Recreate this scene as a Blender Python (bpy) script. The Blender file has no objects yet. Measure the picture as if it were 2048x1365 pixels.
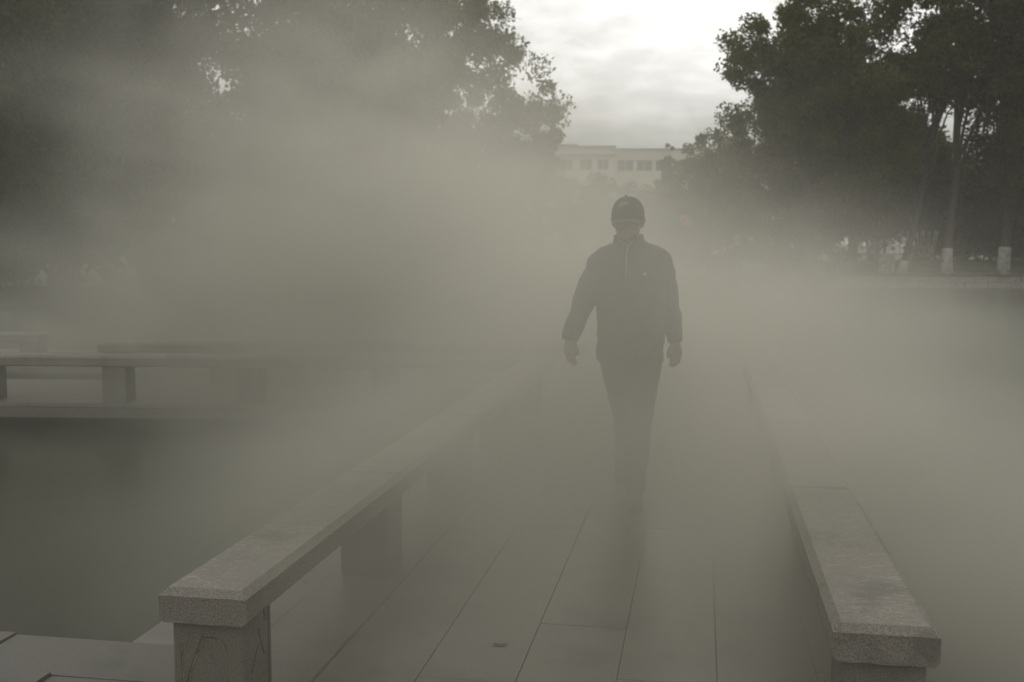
import bpy, bmesh, math, random
import numpy as np
from mathutils import Vector, Matrix, noise
from mathutils.geometry import tessellate_polygon

C = bpy.context.scene.collection
sc = bpy.context.scene
R = math.radians
random.seed(7)

# ------------------------------------------------------------------ camera
cam_d = bpy.data.cameras.new('camera')
cam = bpy.data.objects.new('camera', cam_d); C.objects.link(cam)
cam.location = (0, 0, 1.5)
cam.rotation_euler = (R(90 - 5.088), 0, R(9.956))
cam_d.sensor_width = 36; cam_d.lens = 2162 * 36 / 2048
cam_d.dof.use_dof = True; cam_d.dof.focus_distance = 4.6; cam_d.dof.aperture_fstop = 4.0
cam_d.clip_start = 0.05; cam_d.clip_end = 4000
sc.camera = cam

# ------------------------------------------------------------------ exposure
sc.view_settings.view_transform = 'Standard'
sc.view_settings.look = 'None'
sc.view_settings.exposure = 0.0
sc.view_settings.gamma = 1
sc.view_settings.use_curve_mapping = False
sc.cycles.max_bounces = 8
sc.cycles.diffuse_bounces = 2
sc.cycles.glossy_bounces = 2
sc.cycles.transmission_bounces = 3
sc.cycles.transparent_max_bounces = 6
sc.cycles.volume_bounces = 3
sc.cycles.volume_step_rate = 3.0
sc.cycles.volume_max_steps = 256
sc.cycles.use_adaptive_sampling = True
sc.cycles.adaptive_threshold = 0.02

# ------------------------------------------------------------------ node helpers
def mat_new(name):
    m = bpy.data.materials.new(name); m.use_nodes = True
    nt = m.node_tree; nt.nodes.clear()
    return m, nt, nt.nodes.new('ShaderNodeOutputMaterial')
def N(nt, t, **kw):
    n = nt.nodes.new(t)
    for k, v in kw.items():
        if k.startswith('i_'):
            n.inputs[k[2:]].default_value = v
        else:
            setattr(n, k, v)
    return n
def mth(nt, op, a, b=None, c=None, clamp=False):
    n = nt.nodes.new('ShaderNodeMath'); n.operation = op; n.use_clamp = clamp
    for i, v in enumerate((a, b, c)):
        if v is None: continue
        if isinstance(v, (int, float)): n.inputs[i].default_value = v
        else: nt.links.new(v, n.inputs[i])
    return n.outputs[0]
def mrange(nt, v, a, b, c, d, mode='SMOOTHSTEP'):
    n = nt.nodes.new('ShaderNodeMapRange'); n.interpolation_type = mode
    nt.links.new(v, n.inputs['Value'])
    for k, x in zip(('From Min', 'From Max', 'To Min', 'To Max'), (a, b, c, d)): n.inputs[k].default_value = x
    return n.outputs[0]
def mixc(nt, fac, a, b, blend='MIX'):
    n = nt.nodes.new('ShaderNodeMix'); n.data_type = 'RGBA'; n.blend_type = blend
    for idx, v in ((0, fac), (6, a), (7, b)):
        if isinstance(v, (int, float)): n.inputs[idx].default_value = v
        elif isinstance(v, tuple): n.inputs[idx].default_value = v if len(v) == 4 else (*v, 1)
        else: nt.links.new(v, n.inputs[idx])
    return n.outputs[2]

# ------------------------------------------------------------------ sky
SUN_EL, SUN_AZ = R(14.5), R(-1.0)     # azimuth measured from +Y towards +X
sdir = Vector((math.sin(SUN_AZ) * math.cos(SUN_EL), math.cos(SUN_AZ) * math.cos(SUN_EL), math.sin(SUN_EL)))
w = bpy.data.worlds.new('World'); sc.world = w; w.use_nodes = True
nt = w.node_tree; nt.nodes.clear()
out = nt.nodes.new('ShaderNodeOutputWorld')
sky = N(nt, 'ShaderNodeTexSky', sky_type='NISHITA', sun_disc=False, sun_elevation=SUN_EL, sun_rotation=SUN_AZ,
        air_density=1.0, dust_density=2.0)
bg_sky = N(nt, 'ShaderNodeBackground', i_Strength=0.08)
nt.links.new(sky.outputs[0], bg_sky.inputs[0])
tc = N(nt, 'ShaderNodeTexCoord')
sep = N(nt, 'ShaderNodeSeparateXYZ'); nt.links.new(tc.outputs['Generated'], sep.inputs[0])
zc = mth(nt, 'MAXIMUM', sep.outputs[2], 0.0)
den = mth(nt, 'ADD', zc, 0.22)
cx = mth(nt, 'DIVIDE', sep.outputs[0], den); cy = mth(nt, 'DIVIDE', sep.outputs[1], den)
comb = N(nt, 'ShaderNodeCombineXYZ'); nt.links.new(cx, comb.inputs[0]); nt.links.new(cy, comb.inputs[1])
n1 = N(nt, 'ShaderNodeTexNoise', i_Scale=2.6, i_Detail=7.0, i_Roughness=0.56, i_Distortion=0.35)
nt.links.new(comb.outputs[0], n1.inputs['Vector'])
n2 = N(nt, 'ShaderNodeTexNoise', i_Scale=8.0, i_Detail=6.0, i_Roughness=0.6, i_Distortion=0.2)
nt.links.new(comb.outputs[0], n2.inputs['Vector'])
cl = mth(nt, 'ADD', mth(nt, 'MULTIPLY', n1.outputs[0], 0.6), mth(nt, 'MULTIPLY', n2.outputs[0], 0.4))
thick = mrange(nt, cl, 0.36, 0.62, 0.0, 1.0)
lowbank = mrange(nt, zc, 0.08, 0.155, 0.0, 1.0)          # heavier cloud bank low on the horizon
vd = N(nt, 'ShaderNodeVectorMath', operation='DOT_PRODUCT'); nt.links.new(tc.outputs['Generated'], vd.inputs[0]); vd.inputs[1].default_value = sdir
glow = mth(nt, 'POWER', mth(nt, 'MAXIMUM', vd.outputs['Value'], 0.0), 40.0)
bright = mth(nt, 'ADD', 0.34, mth(nt, 'MULTIPLY', lowbank, 0.46))
bright = mth(nt, 'ADD', bright, mth(nt, 'MULTIPLY', glow, 0.20))
bright = mth(nt, 'ADD', bright, mth(nt, 'MULTIPLY', mth(nt, 'MULTIPLY', mth(nt, 'SUBTRACT', 1.0, thick), 0.36), mth(nt, 'ADD', mth(nt, 'MULTIPLY', lowbank, 0.8), 0.25)))
tint = mixc(nt, mrange(nt, bright, 0.3, 0.9, 0, 1, 'LINEAR'), (0.95, 0.98, 0.93), (1.0, 0.995, 0.965))
bg_cl = nt.nodes.new('ShaderNodeBackground')
nt.links.new(tint, bg_cl.inputs[0]); nt.links.new(bright, bg_cl.inputs[1])
cover = mth(nt, 'MAXIMUM', mrange(nt, cl, 0.30, 0.38, 0.35, 1.0), mrange(nt, zc, 0.30, 0.40, 1.0, 0.0))
mx = nt.nodes.new('ShaderNodeMixShader')
nt.links.new(cover, mx.inputs[0]); nt.links.new(bg_sky.outputs[0], mx.inputs[1]); nt.links.new(bg_cl.outputs[0], mx.inputs[2])
nt.links.new(mx.outputs[0], out.inputs[0])

# ------------------------------------------------------------------ sun behind the clouds
sl = bpy.data.lights.new('sun', 'SUN'); sl.energy = 0.5; sl.angle = R(14); sl.color = (1.0, 0.94, 0.82)
so = bpy.data.objects.new('sun', sl); C.objects.link(so)
so.rotation_euler = sdir.to_track_quat('Z', 'Y').to_euler(); so.location = (0, 60, 30)

# ------------------------------------------------------------------ materials
def stone_mat(name, base, dark, speck=260, rough=0.75, scratch=0.0, bump=0.25, stain=0.5, blotch=None):
    m, nt, o = mat_new(name)
    b = N(nt, 'ShaderNodeBsdfPrincipled', i_Roughness=rough)
    tc = N(nt, 'ShaderNodeTexCoord'); geo = N(nt, 'ShaderNodeNewGeometry')
    a = N(nt, 'ShaderNodeTexNoise', i_Scale=float(speck), i_Detail=3.0, i_Roughness=0.7); nt.links.new(geo.outputs['Position'], a.inputs['Vector'])
    c = N(nt, 'ShaderNodeTexNoise', i_Scale=3.2, i_Detail=6.0, i_Roughness=0.62); nt.links.new(geo.outputs['Position'], c.inputs['Vector'])
    v = N(nt, 'ShaderNodeTexVoronoi', i_Scale=float(speck) * 0.62); nt.links.new(geo.outputs['Position'], v.inputs['Vector'])
    f1 = mrange(nt, a.outputs[0], 0.38, 0.62, 0, 1)
    f2 = mth(nt, 'MULTIPLY', mrange(nt, c.outputs[0], 0.48, 0.68, 0, 1), stain)
    col = mixc(nt, f1, dark, base)
    col = mixc(nt, f2, col, tuple(x * 0.45 for x in dark))
    bl = mrange(nt, v.outputs['Distance'], 0.16, 0.26, 0.55, 0.0)
    col = mixc(nt, bl, col, tuple(x * 0.35 for x in dark))
    h = mth(nt, 'ADD', a.outputs[0], mth(nt, 'MULTIPLY', c.outputs[0], 0.6))
    if scratch:
        mp = N(nt, 'ShaderNodeMapping'); mp.inputs['Scale'].default_value = (28, 120, 30); mp.inputs['Rotation'].default_value = (0, 0, 0.25)
        nt.links.new(geo.outputs['Position'], mp.inputs[0])
        s = N(nt, 'ShaderNodeTexNoise', i_Scale=1.0, i_Detail=2.0, i_Distortion=1.6); nt.links.new(mp.outputs[0], s.inputs['Vector'])
        sf = mth(nt, 'MULTIPLY', mrange(nt, s.outputs[0], 0.56, 0.66, 0, 1), scratch)
        sn = N(nt, 'ShaderNodeSeparateXYZ'); nt.links.new(geo.outputs['Normal'], sn.inputs[0])
        sf = mth(nt, 'MULTIPLY', sf, mrange(nt, sn.outputs[2], 0.8, 0.95, 0, 1))
        col = mixc(nt, sf, col, tuple(min(1, x * 1.9) for x in base))
        h = mth(nt, 'SUBTRACT', h, mth(nt, 'MULTIPLY', sf, 0.8))
    if blotch:
        wn = N(nt, 'ShaderNodeTexNoise', i_Scale=30.0, i_Detail=3.0); nt.links.new(geo.outputs['Position'], wn.inputs['Vector'])
        dv = N(nt, 'ShaderNodeVectorMath', operation='DISTANCE'); nt.links.new(geo.outputs['Position'], dv.inputs[0]); dv.inputs[1].default_value = blotch[0]
        dd = mth(nt, 'ADD', dv.outputs['Value'], mth(nt, 'MULTIPLY', mth(nt, 'SUBTRACT', wn.outputs[0], 0.5), 0.03))
        col = mixc(nt, mrange(nt, dd, blotch[1] * 0.7, blotch[1] * 1.25, 0.5, 0.0), col, (0.05, 0.048, 0.042))
    nt.links.new(col, b.inputs['Base Color'])
    bp = N(nt, 'ShaderNodeBump', i_Strength=bump, i_Distance=0.004); nt.links.new(h, bp.inputs['Height']); nt.links.new(bp.outputs[0], b.inputs['Normal'])
    nt.links.new(b.outputs[0], o.inputs[0])
    return m
M = {}
M['rail'] = stone_mat('granite_rail', (0.205, 0.186, 0.152), (0.075, 0.068, 0.057), 240, 0.62, 0.55, 0.5, 0.5)
M['pier'] = stone_mat('granite_pier', (0.15, 0.137, 0.11), (0.08, 0.072, 0.06), 200, 0.8, 0, 0.4, 0.6)
M['slab'] = stone_mat('paving_stone', (0.15, 0.14, 0.115), (0.105, 0.097, 0.08), 130, 0.36, 0, 0.15, 0.45)
M['pave'] = stone_mat('shore_paving_stone', (0.095, 0.089, 0.074), (0.08, 0.075, 0.062), 130, 0.6, 0, 0.15, 0.5)
M['bank'] = stone_mat('bank_stone', (0.33, 0.29, 0.26), (0.2, 0.17, 0.15), 20, 0.8, 0, 0.3, 0.5)
M['coping'] = stone_mat('dark_coping', (0.12, 0.115, 0.1), (0.07, 0.07, 0.06), 20, 0.8, 0, 0.3, 0.4)
M['joint'] = stone_mat('mortar_bed', (0.12, 0.11, 0.09), (0.07, 0.066, 0.055), 90, 0.9, 0, 0.2, 0.3)
def simple(name, col, rough=0.7, var=0.25, scale=8.0, bump=0.0, metallic=0.0, spec=0.5):
    m, nt, o = mat_new(name)
    b = N(nt, 'ShaderNodeBsdfPrincipled', i_Roughness=rough, i_Metallic=metallic)
    b.inputs['Specular IOR Level'].default_value = spec
    geo = N(nt, 'ShaderNodeNewGeometry')
    a = N(nt, 'ShaderNodeTexNoise', i_Scale=scale, i_Detail=4.0, i_Roughness=0.6); nt.links.new(geo.outputs['Position'], a.inputs['Vector'])
    col2 = mixc(nt, mrange(nt, a.outputs[0], 0.35, 0.65, 0, 1), tuple(x * (1 - var) for x in col), tuple(min(1, x * (1 + var)) for x in col))
    nt.links.new(col2, b.inputs['Base Color'])
    if bump:
        bp = N(nt, 'ShaderNodeBump', i_Strength=bump, i_Distance=0.01); nt.links.new(a.outputs[0], bp.inputs['Height']); nt.links.new(bp.outputs[0], b.inputs['Normal'])
    nt.links.new(b.outputs[0], o.inputs[0])
    return m
M['groove_lit_edge'] = simple('painted_lit_edge', (0.16, 0.145, 0.075), 0.9, 0.3, 60)  # pale colour stands in for light on the edge of a carved groove
M['crack_and_groove_shade'] = simple('crack_and_groove_shade', (0.05, 0.045, 0.038), 0.95, 0.2, 60)  # real cracks, and the shade painted beside the carved lines
M['bark'] = simple('bark', (0.055, 0.047, 0.038), 0.9, 0.35, 14, 0.6)
M['whitewash'] = simple('whitewash', (0.32, 0.31, 0.275), 0.9, 0.3, 5, 0.2)
M['ground'] = simple('ground', (0.075, 0.075, 0.045), 0.95, 0.4, 1.2, 0.3)
M['wall'] = simple('painted_wall', (0.45, 0.43, 0.38), 0.85, 0.06, 0.4)
M['cornice'] = simple('dark_cornice', (0.25, 0.23, 0.21), 0.85, 0.1, 0.6)
M['glass'] = simple('window_pane', (0.05, 0.055, 0.055), 0.15, 0.3, 0.5)
M['frame'] = simple('window_frame', (0.35, 0.34, 0.32), 0.6, 0.1, 2)
M['jacket'] = simple('jacket_cloth', (0.028, 0.025, 0.022), 0.85, 0.25, 30, 0.15)
M['trouser'] = simple('trouser_cloth', (0.022, 0.022, 0.016), 0.9, 0.25, 30, 0.15)
M['cap'] = simple('cap_cloth', (0.010, 0.010, 0.009), 0.9, 0.2, 60, 0.1)
M['skin'] = simple('skin', (0.19, 0.09, 0.07), 0.55, 0.08, 20)
M['hair'] = simple('hair', (0.02, 0.018, 0.016), 0.7, 0.2, 80)
M['shoe'] = simple('shoe_leather', (0.02, 0.015, 0.012), 0.5, 0.2, 20)
M['thread'] = simple('pale_thread', (0.42, 0.42, 0.38), 0.7, 0.05, 40)
M['zip'] = simple('zip_metal', (0.20, 0.19, 0.17), 0.5, 0.05, 40)
M['fence'] = simple('iron_fence', (0.03, 0.03, 0.028), 0.6, 0.2, 10)
M['leaf_dead'] = simple('dead_leaf', (0.06, 0.05, 0.035), 0.85, 0.4, 60)
def leaf_mat(name, a, b_):
    m, nt, o = mat_new(name)
    geo = N(nt, 'ShaderNodeNewGeometry')
    f = N(nt, 'ShaderNodeTexNoise', i_Scale=0.9, i_Detail=3.0); nt.links.new(geo.outputs['Position'], f.inputs['Vector'])
    f3 = N(nt, 'ShaderNodeTexNoise', i_Scale=9.0, i_Detail=1.0); nt.links.new(geo.outputs['Position'], f3.inputs['Vector'])
    ff = mth(nt, 'ADD', mth(nt, 'MULTIPLY', f.outputs[0], 0.6), mth(nt, 'MULTIPLY', f3.outputs[0], 0.4))
    col = mixc(nt, mrange(nt, ff, 0.38, 0.62, 0, 1), a, b_)
    d = N(nt, 'ShaderNodeBsdfDiffuse'); t = N(nt, 'ShaderNodeBsdfTranslucent')
    nt.links.new(col, d.inputs[0]); nt.links.new(col, t.inputs[0])
    mx = N(nt, 'ShaderNodeMixShader'); mx.inputs[0].default_value = 0.5
    nt.links.new(d.outputs[0], mx.inputs[1]); nt.links.new(t.outputs[0], mx.inputs[2])
    nt.links.new(mx.outputs[0], o.inputs[0])
    return m
M['leaf'] = leaf_mat('foliage', (0.062, 0.068, 0.020), (0.13, 0.13, 0.042))
M['leaf_light'] = leaf_mat('foliage_light', (0.085, 0.09, 0.026), (0.16, 0.15, 0.05))
M['leaf_dark'] = leaf_mat('foliage_dark', (0.042, 0.047, 0.018), (0.085, 0.088, 0.032))
M['blossom'] = leaf_mat('dull_red_blossom', (0.45, 0.12, 0.09), (0.5, 0.17, 0.13))
m, nt, o = mat_new('pond_water')
b = N(nt, 'ShaderNodeBsdfPrincipled', i_Roughness=0.24, i_IOR=1.33); b.inputs['Base Color'].default_value = (0.030, 0.032, 0.020, 1)
geo = N(nt, 'ShaderNodeNewGeometry')
a = N(nt, 'ShaderNodeTexNoise', i_Scale=2.2, i_Detail=3.0); nt.links.new(geo.outputs['Position'], a.inputs['Vector'])
bp = N(nt, 'ShaderNodeBump', i_Strength=0.25, i_Distance=0.02); nt.links.new(a.outputs[0], bp.inputs['Height']); nt.links.new(bp.outputs[0], b.inputs['Normal'])
nt.links.new(b.outputs[0], o.inputs[0]); M['water'] = m

# ------------------------------------------------------------------ object helpers
def link(name, me, m=None, parent=None, loc=None, rz=None):
    o = bpy.data.objects.new(name, me); C.objects.link(o)
    if m is not None and me is not None: me.materials.append(m)
    if parent is not None: o.parent = parent
    if loc is not None: o.location = loc
    if rz is not None: o.rotation_euler = (0, 0, rz)
    return o
def obj(name, bm, m, parent=None, loc=None, rz=None, smooth=False):
    me = bpy.data.meshes.new(name); bm.to_mesh(me); bm.free()
    if smooth: me.shade_smooth()
    return link(name, me, m, parent, loc, rz)
def tag(o, label, cat, group=None):
    o['label'] = label; o['category'] = cat
    if group: o['group'] = group
    return o
def thing(name, label, cat, loc=(0, 0, 0), rz=0, group=None):
    o = bpy.data.objects.new(name, None); C.objects.link(o)
    o.location = loc; o.rotation_euler = (0, 0, rz); o.empty_display_size = 0.2
    return tag(o, label, cat, group)
def copy_tree(o, parent=None):
    c = o.copy(); C.objects.link(c)
    if parent: c.parent = parent
    for ch in list(o.children): copy_tree(ch, c)
    return c
def box(bm, x0, x1, y0, y1, z0, z1, bev=0.0):
    vs = bmesh.ops.create_cube(bm, size=1)['verts']
    for v in vs:
        v.co = Vector(((x0 + x1) / 2 + v.co.x * (x1 - x0), (y0 + y1) / 2 + v.co.y * (y1 - y0), (z0 + z1) / 2 + v.co.z * (z1 - z0)))
    if bev:
        es = list({e for v in vs for e in v.link_edges})
        bmesh.ops.bevel(bm, geom=es, offset=bev, segments=1, affect='EDGES')
def tube(bm, pts, rads, n=6, cap=True):
    rings = []
    for i, p in enumerate(pts):
        p = Vector(p)
        d = (Vector(pts[min(i + 1, len(pts) - 1)]) - Vector(pts[max(i - 1, 0)]))
        if d.length < 1e-9: d = Vector((0, 0, 1))
        d.normalize()
        a = d.orthogonal() if abs(d.z) < 0.99 else Vector((1, 0, 0))
        a = (Vector((1, 0, 0)) - d * d.x) if abs(d.x) < 0.9 else (Vector((0, 0, 1)) - d * d.z)
        a.normalize(); bb = d.cross(a)
        r = rads[i]
        rx, ry = r if isinstance(r, tuple) else (r, r)
        rings.append([bm.verts.new(p + a * rx * math.cos(t) + bb * ry * math.sin(t)) for t in [2 * math.pi * k / n for k in range(n)]])
    for r0, r1 in zip(rings, rings[1:]):
        for k in range(n): bm.faces.new((r0[k], r0[(k + 1) % n], r1[(k + 1) % n], r1[k]))
    if cap:
        bm.faces.new(rings[0][::-1]); bm.faces.new(rings[-1])

# ------------------------------------------------------------------ ground, water, paving
WZ = -0.25
loop = [(-40, 3.71, -0.06), (40, 3.71, -0.06), (40, 24, 0.1), (27, 47.6, 0.3), (12.7, 46.15, 0.3), (5, 45.2, 0.3), (-8, 42.6, 0.3),
        (-12, 35, 0.3), (-17, 29, 0.3), (-28, 25, 0.3), (-40, 20, 0.1)]
outer = [(-1500, -1500, -0.06), (1500, -1500, -0.06), (1500, 1500, 0.3), (-1500, 1500, 0.3)]
mid = [(-60, -5, -0.06), (60, -5, -0.06), (60, 30, 0.3), (40, 70, 0.3), (-40, 70, 0.3), (-60, 30, 0.3)]
def ring_sheet(bm, a, b_):
    vs = [Vector(p) for p in a + b_]
    tris = tessellate_polygon([[Vector((p[0], p[1], 0)) for p in a], [Vector((p[0], p[1], 0)) for p in reversed(b_)]])
    allp = list(a) + list(reversed(b_))
    vv = [bm.verts.new(p) for p in allp]
    for t in tris:
        f = bm.faces.new([vv[i] for i in t]); f.normal_update()
        if f.normal.z < 0: f.normal_flip()
bm = bmesh.new(); ring_sheet(bm, outer, mid); ring_sheet(bm, mid, loop)
g = obj('ground', bm, M['ground']); g['kind'] = 'structure'
bm = bmesh.new()
vs = [bm.verts.new(p) for p in ((-42, 3.0, WZ), (42, 3.0, WZ), (42, 50, WZ), (-42, 50, WZ))]; bm.faces.new(vs)
wt = obj('water', bm, M['water']); wt['kind'] = 'structure'

def slab_mesh(w_, l_, t=0.06, mt='slab'):
    bm = bmesh.new(); box(bm, -w_ / 2, w_ / 2, -l_ / 2, l_ / 2, -t, 0, 0.0015)
    me = bpy.data.meshes.new('paving_slab'); bm.to_mesh(me); bm.free(); me.materials.append(M[mt]); return me
GAP = 0.0022
rnd = random.Random(3)
# shore paving left and right of the bridge mouth
bm = bmesh.new(); box(bm, -12, 12, -4, 3.70, -0.9, -0.03)
pave = obj('pavement', bm, M['joint']); pave['kind'] = 'structure'
sm = slab_mesh(1.06 - GAP, 0.34 - GAP, 0.06, 'pave')
for j in range(3):
    y = 3.70 - 0.17 - 0.34 * j
    for i in range(14):
        x = -9.5 + 1.06 * i + (0.37 if j % 2 else 0.0)
        o = link('paving_slab', sm, None, pave, (x, y, rnd.uniform(-0.003, 0.001)))
        if -2.2 < x < 1.2: o.location.z -= 0.012
# ------------------------------------------------------------------ bridge
bridge = thing('stone_footbridge', 'low stone slab footbridge running from the foreground into the steam, a man walking on it', 'bridge')
bm = bmesh.new()
box(bm, -1.66, 0.76, 2.0, 9.75, -0.14, -0.006)
box(bm, -2.15, -1.661, 3.705, 9.75, -0.14, -0.045)
for y in (5.2, 7.2, 9.2):
    for x in (-1.9, -0.8, 0.5): box(bm, x - 0.15, x + 0.15, y, y + 0.3, -1.0, -0.142)
obj('bridge_base', bm, M['joint'], bridge)
cols = [(-1.64 + 0.3425 * k - (0.012 if k == 0 else 0), -1.2975 + 0.3425 * k - (0.012 if k == 0 else 0)) for k in range(7)]
offs = [0.35, 0.77, 0.52, 0.1, 0.62, 0.3, 0.8]
L = 1.02
sm2 = slab_mesh(0.3425 - GAP, L - GAP, 0.04)
for (x0, x1), of in zip(cols, offs):
    y = 2.0 + of - L / 2
    while y < 9.75 - L * 0.3:
        link('paving_slab', sm2, None, bridge, ((x0 + x1) / 2, y + 0.0, rnd.uniform(-0.001, 0.001)))
        y += L
sm3 = slab_mesh(0.50, L - GAP, 0.04)
for k in range(6): link('paving_slab', sm3, None, bridge, (-1.90, 4.22 + k * L, -0.03 + rnd.uniform(-.002, .002)))

# second leg of the bridge, running left
ANG = math.atan2(0.251, 2.496)
leg2 = thing('stone_footbridge', 'far leg of the zigzag stone footbridge going off to the left behind the front railing', 'bridge', (-1.62, 9.79, 0), ANG)
bm = bmesh.new(); box(bm, -12, 2.4, -0.05, 1.75, -0.14, -0.045); obj('bridge_base', bm, M['joint'], leg2)
sm4 = slab_mesh(1.2 - GAP, 0.44 - GAP, 0.04)
for j in range(4):
    for i in range(12):
        link('paving_slab', sm4, None, leg2, (-11.4 + i * 1.2 + (0.4 if j % 2 else 0), 0.17 + 0.44 * j, rnd.uniform(-.002, .002)))

def cap_mesh(length, width, seed):
    """A granite cap stone, long along +Y from 0, chamfered top edges and rounded, chipped arrises."""
    bm = bmesh.new()
    h, ch, bt = 0.105, 0.022, 0.012
    hw = width / 2
    n_l = max(2, int(length / 0.02))
    prof = []
    def seg(a, b_, n):
        for k in range(n): prof.append((a[0] + (b_[0] - a[0]) * k / n, a[1] + (b_[1] - a[1]) * k / n))
    P = [(-hw + bt, 0), (hw - bt, 0), (hw, bt), (hw, h - ch), (hw - ch * 1.1, h), (-hw + ch * 1.1, h), (-hw, h - ch), (-hw, bt)]
    cnt = [6, 1, 3, 1, 8, 1, 3, 1]
    for k in range(8): seg(P[k], P[(k + 1) % 8], cnt[k])
    rows = []
    ys = [0.0, 0.0] + [0.012] + [ch + 0.002] + [ch + 0.004 + (length - 2 * ch - 0.008) * k / n_l for k in range(n_l + 1)] + [length - ch - .002, length - 0.012, length, length]
    ys = [0.0, ch * 1.1] + [ch * 1.1 + (length - 2.2 * ch) * k / n_l for k in range(1, n_l)] + [length - ch * 1.1, length]
    for y in ys:
        e = min(y, length - y); row = []
        for (x, z) in prof:
            zz = z
            if e < 1e-6 and z > h - ch: zz = h - ch if z > h - ch + 1e-6 else z
            p = Vector((x, y, zz))
            edge = any(abs(x - q[0]) < 1e-6 and abs(z - q[1]) < 1e-6 for q in P) or e < 1e-6
            amp = 0.0013 if edge else 0.0005
            nv = noise.noise_vector(p * 22 + Vector((seed * 3.1, 0, 0))) * amp + noise.noise_vector(p * 70 + Vector((seed, 0, 0))) * amp * 0.6
            row.append(bm.verts.new(p + nv))
        rows.append(row)
    n = len(prof)
    for r0, r1 in zip(rows, rows[1:]):
        for k in range(n): bm.faces.new((r0[k], r1[k], r1[(k + 1) % n], r0[(k + 1) % n]))
    bm.faces.new(rows[0]); bm.faces.new(rows[-1][::-1])
    bmesh.ops.recalc_face_normals(bm, faces=bm.faces)
    me = bpy.data.meshes.new('cap_stone'); bm.to_mesh(me); bm.free(); me.materials.append(M['rail']); return me
def pier_mesh(wx, wy, h, seed=0):
    bm = bmesh.new(); box(bm, -wx / 2, wx / 2, -wy / 2, wy / 2, 0, h, 0.006)
    bmesh.ops.subdivide_edges(bm, edges=[e for e in bm.edges if e.calc_length() > 0.1], cuts=7, use_grid_fill=True)
    for v in bm.verts:
        edge = abs(abs(v.co.x) - wx / 2) < 0.008 and abs(abs(v.co.y) - wy / 2) < 0.008
        v.co += noise.noise_vector(v.co * 30 + Vector((seed, 0, 0))) * (0.0012 if edge else 0.0004)
    me = bpy.data.meshes.new('pier'); bm.to_mesh(me); bm.free(); me.materials.append(M['pier']); return me
CW, PW = 0.285, 0.228
PH = 0.345
caps = [cap_mesh(1.75, CW, s) for s in range(3)]
piers = [pier_mesh(PW, 0.23, PH - 0.004, s) for s in range(2)]
def strip(bm, pts, w_, y=0.0, t=0.0016):
    """flat ribbon in the xz plane, facing -y"""
    for (a, b_) in zip(pts, pts[1:]):
        a = Vector((a[0], 0, a[1])); b2 = Vector((b_[0], 0, b_[1])); d = (b2 - a).normalized(); n_ = Vector((-d.z, 0, d.x)) * w_ / 2
        q = [a + n_ - d * w_ * .3, a - n_ - d * w_ * .3, b2 - n_ + d * w_ * .3, b2 + n_ + d * w_ * .3]
        f = [bm.verts.new(p + Vector((0, y - t, 0))) for p in q]; k = [bm.verts.new(p + Vector((0, y + 0.002, 0))) for p in q]
        bm.faces.new(f); bm.faces.new(k[::-1])
        for i in range(4): bm.faces.new((f[i], k[i], k[(i + 1) % 4], f[(i + 1) % 4]))
def railing(label, loc, rz, n_caps, n_piers, pitch=1.575, start=0.03, group='stone railings along the footbridge', length=None):
    r = thing('stone_railing', label, 'railing', loc, rz, group)
    for k in range(n_caps):
        link('cap_stone', caps[k % 3], None, r, (0, k * 1.7515, PH))
    for k in range(n_piers):
        p = link('pier', piers[k % 2], None, r, (0, start + 0.115 + k * pitch, 0.0005))
    return r
railL = railing('left low granite railing of the bridge, near pier carved with a pale pattern', (-1.487, 3.0, 0), 0, 4, 5)
railR = railing('right low granite railing of the bridge, with a dark damp blotch on its near end', (0.517, 3.03, 0), 0, 4, 5)
# damp blotch on the near end of the right railing
c0 = [c for c in railR.children if c.name.startswith('cap_stone')][0]
c0.data = c0.data.copy(); c0.data.materials.clear()
c0.data.materials.append(stone_mat('granite_rail_damp', (0.205, 0.186, 0.152), (0.075, 0.068, 0.057), 240, 0.62, 0.55, 0.5, 0.5, blotch=((0.625, 3.02, 0.405), 0.044)))
# carved pattern, lit groove edges and their shade painted as strips, on the front face of the near left pier (x across, z up, relative to pier centre)
p0 = [c for c in railL.children if c.name.startswith('pier')][0]
bm = bmesh.new(); y = -0.1155
top = 0.30
strip(bm, [(-0.062, top), (0.035, top - 0.002)], 0.004, y)
strip(bm, [(-0.062, top), (-0.064, top - 0.012), (-0.071, top - 0.022), (-0.084, top - 0.027)], 0.003, y)
strip(bm, [(0.035, top - 0.002), (0.042, top - 0.016), (0.054, top - 0.026), (0.062, top - 0.029)], 0.003, y)
strip(bm, [(-0.084, top - 0.027), (-0.081, 0.05)], 0.0028, y)
strip(bm, [(0.062, top - 0.029), (0.060, 0.05)], 0.0022, y)
strip(bm, [(-0.010, top - 0.003), (-0.028, top - 0.05), (-0.056, top - 0.115), (-0.066, top - 0.16)], 0.0042, y)
strip(bm, [(-0.010, top - 0.012), (0.006, top - 0.05), (0.018, top - 0.075)], 0.003, y)
obj('carved_lit_edge', bm, M['groove_lit_edge'], p0)  # raised pale strips, painted as the lit edges of the grooves
bm = bmesh.new(); dx = 0.0035
strip(bm, [(-0.084 - dx, top - 0.03), (-0.081 - dx, 0.05)], 0.002, y, 0.001)
strip(bm, [(-0.008, top - 0.0065), (0.035, top - 0.0085)], 0.003, y, 0.001)
strip(bm, [(-0.015, top - 0.003), (-0.033, top - 0.05), (-0.061, top - 0.115), (-0.071, top - 0.16)], 0.002, y, 0.001)
obj('carved_groove_shade', bm, M['crack_and_groove_shade'], p0)  # thin dark strips, the shade inside the grooves put into colour
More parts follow.
